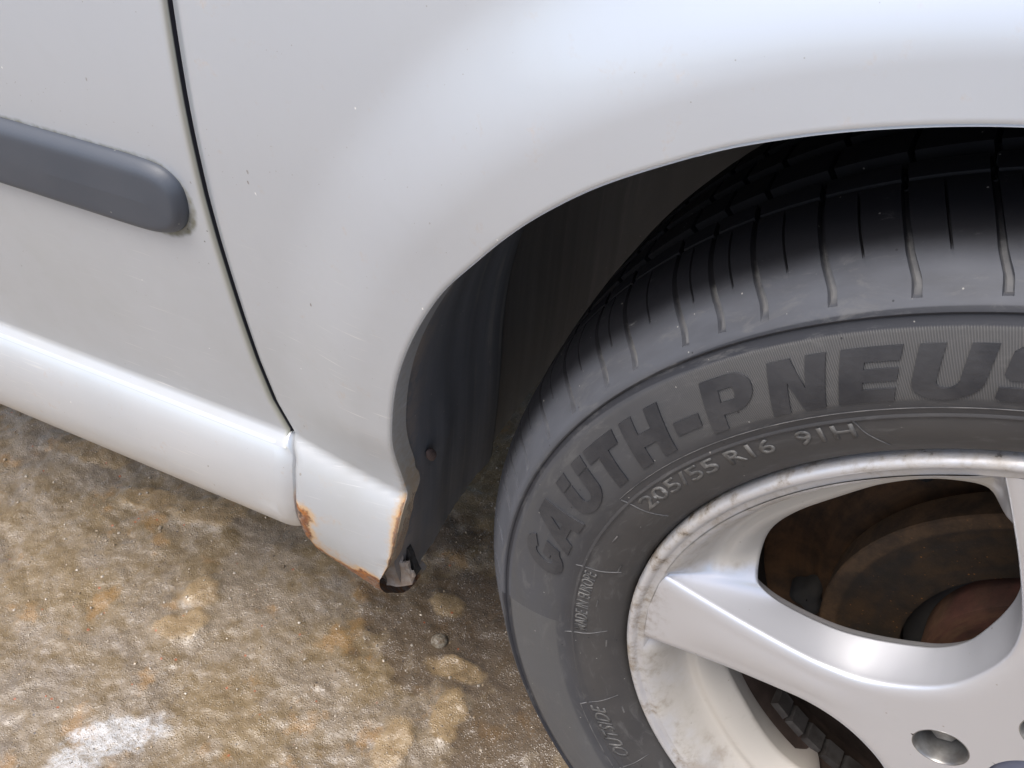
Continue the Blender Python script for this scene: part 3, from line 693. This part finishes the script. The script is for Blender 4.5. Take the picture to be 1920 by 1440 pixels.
for s, a0, dg, r0, r1, sl, bo, st in (('205/55', 151.0, 13.2, .2375, .2455, .2, .012, .004), ('R16', 136.3, 6.0, .2375, .2455, .2, .012, .004), ('91H', 127.6, 6.2, .2375, .2455, .2, .012, .004),
                              ('MADE IN EUROPE', 181.0, 13.0, .2392, .2462, .1, .006, .004), ('OUTSIDE', 209.6, 11.0, .2385, .2465, .9, .006, .004)):
    flat_to_tyre(text_bm(s, bo), 'raised_text', M_smalltext, a0, dg, r0, r1, sl, h=.0004, step=st)
def tyre_strip(pts, wdt, h=.00035):
    """a raised line on the sidewall through (angle, radius) points"""
    P = smooth_path(np.array(pts, float), max(12, int(sum(math.hypot((b[0]-a[0])*.0043, b[1]-a[1]) for a, b in zip(pts[:-1], pts[1:]))/.002)))
    xy = np.c_[P[:, 1]*np.cos(np.radians(P[:, 0])), P[:, 1]*np.sin(np.radians(P[:, 0]))]
    t = np.gradient(xy, axis=0); t /= np.linalg.norm(t, axis=1)[:, None]; n_ = np.c_[-t[:, 1], t[:, 0]]; V = []
    for o_, hh in ((-1, -.0004), (-.6, 1), (.6, 1), (1, -.0004)):
        q = xy+n_*o_*wdt/2; rr = np.hypot(q[:, 0], q[:, 1]); V.append(np.c_[q[:, 0], TY(rr, P[:, 0])-(h if hh == 1 else hh), q[:, 1]])
    return mesh('mould_line', np.vstack(V), grid_faces(4, len(P)), M_line, wheel)
for a in (152.0, 167.4, 181.9, 197.2, 211.4): tyre_strip([(a, .2515), (a-.3, .240), (a-1.2, .2285)], .0006)
tyre_strip([(121.0, .2475), (120.5, .240), (119.0, .2300)], .0006)
tyre_strip([(x, .2520) for x in range(100, 153, 4)], .0005)
tyre_strip([(x, .2515) for x in range(197, 213, 3)], .0005)
for a, r_ in ((164.5, .2300), (173.5, .2350), (182.8, .2290), (198.5, .2290), (158.5, .2400)): tyre_strip([(a, r_), (a+1.6, r_+.0003)], .0010)
# ---- alloy rim
HALF_O = [(.209, 0), (.209, 9), (.209, 18), (.209, 25), (.209, 27.6), (.190, 27.9), (.159, 28.2), (.129, 27.8), (.115, 26.8), (.102, 24.2), (.0910, 19.0), (.0830, 11.5), (.0795, 5), (.0788, 0)]
HALF_W = [(.175, 0), (.1765, 9), (.1765, 16), (.1720, 22), (.1660, 25.0), (.158, 26.6), (.146, 27.3), (.128, 26.5), (.115, 24.6), (.103, 20.6), (.0930, 15.0), (.0857, 8.5), (.0833, 4), (.0827, 0)]
def polar(L_): return np.array([(r*math.sin(R(a)), r*math.cos(R(a))) for r, a in L_])
def dens(P, n_per, sharp_at=()):
    """Catmull-Rom per segment, broken at sharp keys"""
    P = np.asarray(P); out = []
    for i in range(len(P)-1):
        b, c = P[i], P[i+1]; a = P[i-1] if i > 0 and i not in sharp_at else 2*b-c; d = P[i+2] if i+2 < len(P) and i+1 not in sharp_at else 2*c-b
        if i == 0: a = np.array([-P[1][0], P[1][1]])
        if i == len(P)-2: d = np.array([-P[-2][0], P[-2][1]])
        t = np.linspace(0, 1, n_per, endpoint=False)[:, None]
        out.append(.5*((2*b)+(-a+c)*t+(2*a-5*b+4*c-d)*t*t+(-a+3*b-3*c+d)*t**3))
    return np.vstack(out+[P[-1:]])
NP = 8
O = dens(polar(HALF_O), NP, sharp_at=(4,)); Wn = dens(polar(HALF_W), NP)
iT = 4*NP                                   # index of spoke tip on O
# path on the spoke axis / hub for the front face
nA = len(O)-iT; sA = np.linspace(0, 1, nA)
ax = np.array([math.sin(R(36)), math.cos(R(36))]); lat = np.array([-math.cos(R(36)), math.sin(R(36))])
HR = .0134
def notch(q): return ax*.0500+ax*HR*math.cos(math.pi*q)+lat*HR*math.sin(math.pi*q)
def hubp(deg): return .0268*np.array([math.sin(R(deg)), math.cos(R(deg))])
QN = .62
segs = [(0, ax*.209), (.30, ax*.150), (.46, ax*.105), (.56, ax*.0634)]
for q in np.linspace(0, QN, 10)[1:]: segs.append((.56+.22*q/QN, notch(q)))
segs.append((.84, hubp(20)))
for q in np.linspace(0, 1, 6)[1:]: segs.append((.84+.16*q, hubp(20*(1-q))))
ss = np.array([s_[0] for s_ in segs]); pp = np.array([s_[1] for s_ in segs])
A_ = np.c_[np.interp(sA, ss, pp[:, 0]), np.interp(sA, ss, pp[:, 1])]
P1 = [notch(q) for q in np.linspace(QN, 1, 9)]+[ax*.0320, ax*.0268]
P2 = [notch(QN)+(hubp(20)-notch(QN))*q for q in np.linspace(0, 1, 5)]+[hubp(d) for d in np.linspace(20, 36, 7)[1:]]
patch = [np.c_[(np.array(P1)*(1-t)+np.array(P2)*t)[:, 0], np.zeros(11), (np.array(P1)*(1-t)+np.array(P2)*t)[:, 1]] for t in (0, .33, .66, 1)]
V = []; F = []; dish = []; inner = []
def add_grid(rows_, dr, inn, flip):
    base = sum(len(v) for v in V); nc_ = len(rows_[0])
    for r_ in rows_: V.append(r_)
    F.extend(grid_faces(len(rows_), nc_, off=base, flip=flip))
    dish.extend(dr); inner.extend(inn)
def back_out(P, k): return P*k
idx = np.arange(len(O)); outerw = 1-sstep(iT-10, iT+3, idx)          # 1 on the dish, 0 on the spoke flank
yW = .0235+.0135*outerw
pv = np.r_[0, .04, .09, .15, .22, .3, .38, .46, .54, .62, .70, .78, .86, .92, .97, 1]
dprof_p = [0, .10, .22, .32, .40, .46, .52, .58, .68, .82, .93, 1]; dprof_y = [1, .86, .72, .64, .62, .66, .64, .56, .38, .16, .04, 0]
flank = []; dr = []
for p in pv:
    P = Wn*(1-p)+O*p
    yo = .0030
    yf = yo+(yW-yo)*(1-p)**.80
    yd = -.0008+(yW+.0008)*np.interp(p, dprof_p, dprof_y)
    y = yf*(1-outerw)+yd*outerw
    flank.append(np.c_[P[:, 0], y, P[:, 1]]); dr.append(np.clip(outerw*(.45+.5*(1-p)), 0, 1))
bro = []
cw = np.array([0, .138])
for sh, dy in ((.0045, .024), (.0030, .012), (.0008, .002)):
    dv = Wn-cw; dv /= np.linalg.norm(dv, axis=1)[:, None]; bro.append(np.c_[(Wn+dv*sh)[:, 0], yW+dy*(.27+.73*outerw), (Wn+dv*sh)[:, 1]])
rows_ = bro+flank
dr_all = np.concatenate([outerw*.9]*3+dr); inn = np.concatenate([np.full(len(O), .75), np.full(len(O), .45), np.full(len(O), .1)]+[np.zeros(len(O))]*len(flank))
def mirror(rows__): return [r_*np.array([-1, 1, 1]) for r_ in rows__]
front = []
Or = O[iT:]
vec = A_-Or; ln = np.linalg.norm(vec, axis=1)
for d in (0, .0006, .0014, .0025, .004, .0055, .0075, .010):
    t = np.minimum(d/ln, .35*d/.010+0*ln)[:, None] if False else np.minimum(d/ln, 1)[:, None]
    P = Or+vec*t; q = min(d/.009, 1); y = .0030*(1-math.sqrt(max(0, 1-(1-q)**2)))*np.ones(len(P))
    front.append(np.c_[P[:, 0], y, P[:, 1]])
t0 = np.minimum(.010/ln, 1)
for s in (.2, .4, .6, .8, 1):
    t = (t0+(1-t0)*s)[:, None]; P = Or+vec*t; rr_ = np.hypot(P[:, 0], P[:, 1])
    y = -.0010*s*(2-s)*sstep(.07, .12, rr_)*(1-sstep(.17, .207, rr_))
    front.append(np.c_[P[:, 0], y, P[:, 1]])
# flange from the r=.209 circle outwards
am = np.radians(np.linspace(0, 36, 37))
FL = [(.2068, .0035), (.2084, .0004), (.2094, -.0002), (.2120, -.0002), (.2130, -.0010), (.2142, -.0022), (.2160, -.0028), (.2175, -.0022), (.2186, -.0006), (.2191, .002), (.2191, .008), (.2185, .012)]
flr = [np.c_[r*np.sin(am), np.full(37, y-.0008*(i == 0)*0), r*np.cos(am)] for i, (r, y) in enumerate(FL)]
for k in range(5):
    rot = R(137-90)+R(72)*k                 # window centre direction
    c_, s_ = math.cos(rot), math.sin(rot)
    def tr(rows__): return [np.c_[r_[:, 0]*c_-r_[:, 2]*s_, r_[:, 1], r_[:, 0]*s_+r_[:, 2]*c_] for r_ in rows__]
    for mir in (False, True):
        for rr_, d_, i_ in ((rows_, dr_all, inn), (front, np.zeros(len(front)*len(Or)), np.zeros(len(front)*len(Or))), (patch, np.zeros(44), np.zeros(44)), (flr, np.concatenate([np.full(37, .35 if j < 4 else .3) for j in range(len(FL))]), np.zeros(37*len(FL)))):
            add_grid(tr(mirror(rr_) if mir else rr_), d_, i_, mir)
V = np.vstack(V)
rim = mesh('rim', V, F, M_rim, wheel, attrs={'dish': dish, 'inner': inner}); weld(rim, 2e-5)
# barrel and bores
bp = np.array([(.1775, .049), (.1760, .054), (.1750, .075), (.1790, .082), (.1850, .095), (.1880, .130), (.1900, .160), (.1960, .168), (.2050, .174), (.2190, .178)])
M_barrel = simple('brake_dust_coated_barrel', (.060, .042, .034), .9, spec=.08, nscale=30, col2=(.028, .020, .016), bump=.2)
bo = lathe('rim_barrel', bp, M_barrel, wheel, 200)
M_bore = simple('bare_alloy_bore', (.34, .34, .33), .35, .7, nscale=60, col2=(.16, .15, .14))
M_bolt = simple('dull_steel_bolt', (.28, .28, .27), .4, .8, nscale=120, col2=(.14, .13, .12), bump=.4)
def turned(name, prof, centre, mat, parent, n=48):
    th = np.linspace(0, 2*np.pi, n, endpoint=False)
    V = np.concatenate([np.c_[centre[0]+r*np.cos(th), np.full(n, y), centre[1]+r*np.sin(th)] for r, y in prof]); F = grid_faces(len(prof), n, wrap=True)
    F.append(tuple(range((len(prof)-1)*n, len(prof)*n)))
    return mesh(name, V, F, mat, parent, sharp=35)
for k in range(5):
    a = R(173-72*k); c = (.05*math.cos(a), .05*math.sin(a))
    bb = turned('bolt_bore', [(HR+.0008, .0010), (HR+.0004, -.0001), (HR, -.0001), (HR-.0007, .0012), (HR-.0007, .016), (.0100, .019), (.0100, .020)], c, M_bore, wheel)
    # hex bolt head with a domed flange
    hx = [(c[0]+.0083*math.cos(R(60*q+12)), c[1]+.0083*math.sin(R(60*q+12))) for q in range(6)]
    V = [(x, .0195, z) for x, z in hx]+[(x, .0105, z) for x, z in hx]+[(c[0]+(x-c[0])*.82, .0090, c[1]+(z-c[1])*.82) for x, z in hx]
    F = [(i, (i+1) % 6, 6+(i+1) % 6, 6+i) for i in range(6)]+[(6+i, 6+(i+1) % 6, 12+(i+1) % 6, 12+i) for i in range(6)]+[tuple(range(12, 18))]
    mesh('wheel_bolt', V, F, M_bolt, wheel, smooth=False)
M_cap = simple('centre_cap_plastic', (.10, .11, .16), .35, .3, nscale=50, col2=(.14, .15, .19))
turned('centre_cap', [(.0268, .0001), (.0262, .0012), (.0262, .0045), (.0250, .0035), (.0235, .0022), (.018, .0012), (.010, .0006)], (0, 0), M_cap, wheel, 72)
# adhesive balance weights inside the barrel
M_weight = simple('grey_balance_weight', (.075, .070, .066), .5, .3, nscale=90, col2=(.040, .034, .030), bump=.3)
for k in range(6):
    a = R(219.2+k*5.6); ca, sa = math.cos(a), math.sin(a); hw = R(2.45)
    V = []
    for rr_, cut in ((.1757, 0), (.1712, .15)):
        for y in (.0560, .0700):
            for sgn in (-1, 1):
                b = a+sgn*hw*(1-cut); V.append((rr_*math.cos(b), y+(.0012 if cut and y < .06 else (-.0012 if cut else 0)), rr_*math.sin(b)))
    mesh('balance_weight', V, [(0, 1, 3, 2), (4, 6, 7, 5), (0, 4, 5, 1), (2, 3, 7, 6), (0, 2, 6, 4), (1, 5, 7, 3)], M_weight, wheel, smooth=False)
# ------------------------------------------------------------------ brake
brake = empty('brake', (0, 0, 0), car)
lathe('brake_disc', [(.083, .072), (.083, .0650), (.085, .0640), (.1165, .0640), (.1185, .0631), (.1215, .0627), (.1262, .0629), (.1272, .0640), (.1272, .080), (.09, .080)], M_disc, brake, 160, sharp=40)
lathe('disc_hat', [(.0, .057), (.045, .057), (.066, .0572), (.0702, .0584), (.0718, .062), (.0718, .080)], M_hat, brake, 120, sharp=50)
lathe('disc_well', [(.0718, .0785), (.0835, .0785)], M_dark, brake, 80)  # dark ring colours in the shade between disc and hat
lathe('dust_shield', [(.06, .096), (.12, .096), (.135, .097), (.139, .101), (.145, .103), (.158, .104), (.166, .101), (.1705, .098), (.1715, .100), (.1705, .108)], M_shield, brake, 160)
_sh = [(.118, 134.5, .011, .016), (.128, 152, .006, .010), (.118, 196, .010, .014)]
for r_, a_d, wx, wz in _sh:
    c = (r_*1.22*math.cos(R(a_d)), r_*1.22*math.sin(R(a_d)))
    th = np.linspace(0, 2*np.pi, 24, endpoint=False); k_ = 1+.25*np.sin(3*th+r_*90)
    Vh = np.concatenate([np.c_[c[0]+wx*q*k_*np.cos(th), np.full(24, y), c[1]+wz*q*k_*np.sin(th)] for q, y in ((1, .104), (.9, .094), (.6, .0925), (.05, .0925))])
    mesh('bracket_boss', Vh, grid_faces(4, 24, wrap=True), M_dark, brake)
# calliper on the far side
cal = []
th = np.radians(np.linspace(-30, 30, 25))
V = np.concatenate([np.c_[r*np.cos(th), np.full(25, y), r*np.sin(th)] for r, y in ((.085, .050), (.09, .043), (.14, .043), (.148, .048), (.150, .060), (.150, .105), (.14, .115))])
mesh('brake_calliper', V, grid_faces(7, 25), M_shield, brake)
lathe('axle_stub', [(.0, .07), (.03, .08), (.035, .12), (.05, .13), (.05, .20), (.03, .22), (.02, .6)], M_under, brake, 40)
# ------------------------------------------------------------------ ground: one sheet, fine where it is seen
GZ = -.308
def spaced(lo, hi, step, far, n=26):
    c = np.arange(lo, hi+step/2, step); g = np.geomspace(step*1.5, far, n)
    return np.r_[(lo-g)[::-1], c, hi+g]
gx_ = spaced(-1.15, -.15, .0026, 60); gy_ = spaced(-.30, .55, .0026, 60)
GX, GY = np.meshgrid(gx_, gy_)
fine = (1-sstep(.0, .3, np.maximum(np.maximum(-1.15-GX, GX+.15), np.maximum(-.30-GY, GY-.55))))
big = fbm(GX*7, GY*7, 4, 1); med = fbm(GX*38, GY*38, 5, 9, .55); fin = fbm(GX*150, GY*150, 3, 21, .6)
def blob(cx, cy, rx, ry, rot=0, k=.45, seed=0):
    c, s = math.cos(rot), math.sin(rot); u = ((GX-cx)*c+(GY-cy)*s)/rx; v = (-(GX-cx)*s+(GY-cy)*c)/ry
    return np.clip(1.35-np.hypot(u, v)+(fbm(GX*60, GY*60, 4, 30+seed)-.5)*2*k, 0, 1)
crust = np.zeros_like(GX)
for b in ((-.725, .135, .050, .020, .2), (-.70, .155, .030, .018, -.2), (-.79, .125, .035, .016, .3), (-.655, .020, .030, .018, .9), (-.41, .095, .030, .014, .1), (-.392, .055, .016, .030, .2), (-.45, .150, .022, .015, 0), (-.88, .15, .05, .02, .1), (-.66, .06, .02, .02, .4), (-.42, .01, .02, .03, .3)):
    crust = np.maximum(crust, sstep(.10, .9, blob(*b, seed=int(abs(b[0])*100))))
ice = np.maximum(sstep(.1, .9, blob(-.628, -.085, .050, .020, .75, .6, 3)), .9*sstep(.1, .9, blob(-.645, -.125, .034, .024, .7, .5, 4)))
ice = np.maximum(ice, .30*sstep(.2, .9, blob(-.52, .12, .07, .04, .3, .6, 5))); ice = np.maximum(ice, .33*sstep(.2, .9, blob(-.37, -.02, .05, .05, .3, .6, 6)))
ice = np.maximum(ice, .30*sstep(.2, .9, blob(-.47, -.03, .08, .04, .3, .6, 7)))
wet = np.maximum(sstep(.1, .8, blob(-.43, .13, .10, .07, .2, .5, 8)), .9*sstep(.2, .9, blob(-.345, .07, .06, .07, .2, .5, 9)))
wet = np.maximum(wet, .75*sstep(.2, .9, blob(-.56, .22, .14, .05, 0, .5, 10))); wet = np.maximum(wet, .65*sstep(.2, .9, blob(-.86, .22, .2, .05, 0, .5, 11)))
dent = sstep(.3, .9, blob(-.417, .094, .020, .012, .4, .2, 12))*(1-crust*.6)
GZZ = GZ+fine*((big-.5)*.010+(med-.5)*.0068+(fin-.5)*.0028+crust*.0032*(.6+med*.8)-dent*.005)
V = np.c_[GX.ravel(), GY.ravel(), GZZ.ravel()]
ny_, nx_ = GX.shape
idx = np.arange(ny_*nx_).reshape(ny_, nx_)
Fq = np.stack([idx[:-1, :-1], idx[:-1, 1:], idx[1:, 1:], idx[1:, :-1]], -1).reshape(-1, 4)
me = bpy.data.meshes.new('ground'); me.vertices.add(len(V)); me.vertices.foreach_set('co', V.ravel())
me.loops.add(Fq.size); me.loops.foreach_set('vertex_index', Fq.ravel().astype(np.int32))
me.polygons.add(len(Fq)); me.polygons.foreach_set('loop_start', np.arange(0, Fq.size, 4, dtype=np.int32)); me.polygons.foreach_set('loop_total', np.full(len(Fq), 4, dtype=np.int32))
me.update(calc_edges=True); me.validate(); me.polygons.foreach_set('use_smooth', [True]*len(Fq))
for nme, a in (('crust', crust), ('ice', ice), ('wet', wet), ('hgt', np.clip((big*.45+med*.55), 0, 1))):
    at = me.attributes.new(nme, 'FLOAT', 'POINT'); at.data.foreach_set('value', a.ravel().astype(np.float32))
me.materials.append(M_ground)
ground = bpy.data.objects.new('ground', me); sc.collection.objects.link(ground); ground['kind'] = 'structure'
ground['label'] = 'wet muddy concrete with tan crusts and icy patches'
def ground_z(x, y):
    i = int(np.argmin(abs(gy_-y))); j = int(np.argmin(abs(gx_-x))); return float(GZZ[i, j])
# the one pebble that can be picked out, and loose grit
def stone_mesh(name, mat, seed, sub=3, amp=.35):
    bm = bmesh.new(); bmesh.ops.create_icosphere(bm, subdivisions=sub, radius=1)
    for v in bm.verts:
        c = v.co.copy(); v.co *= 1-amp/2+amp*float(fbm(np.array([c.x*1.4+seed*3.1+c.z]), np.array([c.y*1.4-c.z*1.2+seed]), 3, seed)[0])
    me = bpy.data.meshes.new(name); bm.to_mesh(me); bm.free(); me.polygons.foreach_set('use_smooth', [sub > 1]*len(me.polygons)); me.materials.append(mat); return me
def stone_mat(name, c1, c2, rough=.45):
    a = NT(name); n = a.noise(2.2, 5, .65); f = a.noise(9, 4, .7)
    a.set(Base_Color=a.mix(a.rng(n, .4, .6), c1, c2), Roughness=rough, Coat_Weight=.5, Coat_Roughness=.1, Normal=a.bump(f, .6, .15)); return a.m
M_peb = stone_mat('wet_quartz_pebble', (.20, .14, .08), (.42, .36, .27))
pb = bpy.data.objects.new('pebble', stone_mesh('pebble', M_peb, 3)); sc.collection.objects.link(pb)
pb.scale = (.0075, .0070, .0058); pb.location = (-.437, .113, ground_z(-.437, .113)+.0005)
tag(pb, 'small round wet pebble in the dark mud below the rusted sill end', 'pebble')
M_grit = stone_mat('mixed_grit', (.30, .22, .13), (.55, .50, .42), .35)
rnd = random.Random(11); verts = []; faces = []
ico = stone_mesh('g', M_grit, 5, 1, .6); iv = np.array([v.co for v in ico.vertices]); fi = [tuple(p.vertices) for p in ico.polygons]; bpy.data.meshes.remove(ico)
for k in range(3000):
    x = rnd.uniform(-1.1, -.2); y = rnd.uniform(-.28, .42)
    s = .0005+.0013*rnd.random()**3+(0.0014 if rnd.random() < .008 else 0)
    a = rnd.uniform(0, 6.28); ca, sa = math.cos(a), math.sin(a); q = iv*np.array([s, s*rnd.uniform(.6, 1), s*rnd.uniform(.45, .8)])
    q = np.c_[q[:, 0]*ca-q[:, 1]*sa+x, q[:, 0]*sa+q[:, 1]*ca+y, q[:, 2]+ground_z(x, y)+s*.15]
    b = len(verts)*len(iv); verts.append(q); faces += [tuple(b+i for i in f) for f in fi]
def grit_material():
    a = NT('grit'); n = a.noise(60, 2); c = a.xyz(a.voro(90, out='Color'))
    a.set(Base_Color=a.ramp(c[0], (0, (.16, .11, .06)), (.4, (.30, .23, .15)), (.75, (.30, .25, .19)), (1, (.38, .33, .27))), Roughness=.35, Coat_Weight=.4); return a.m
gr = mesh('grit', np.vstack(verts), faces, grit_material(), smooth=False)
tag(gr, 'loose wet grit scattered over the muddy concrete', 'grit', kind='stuff')
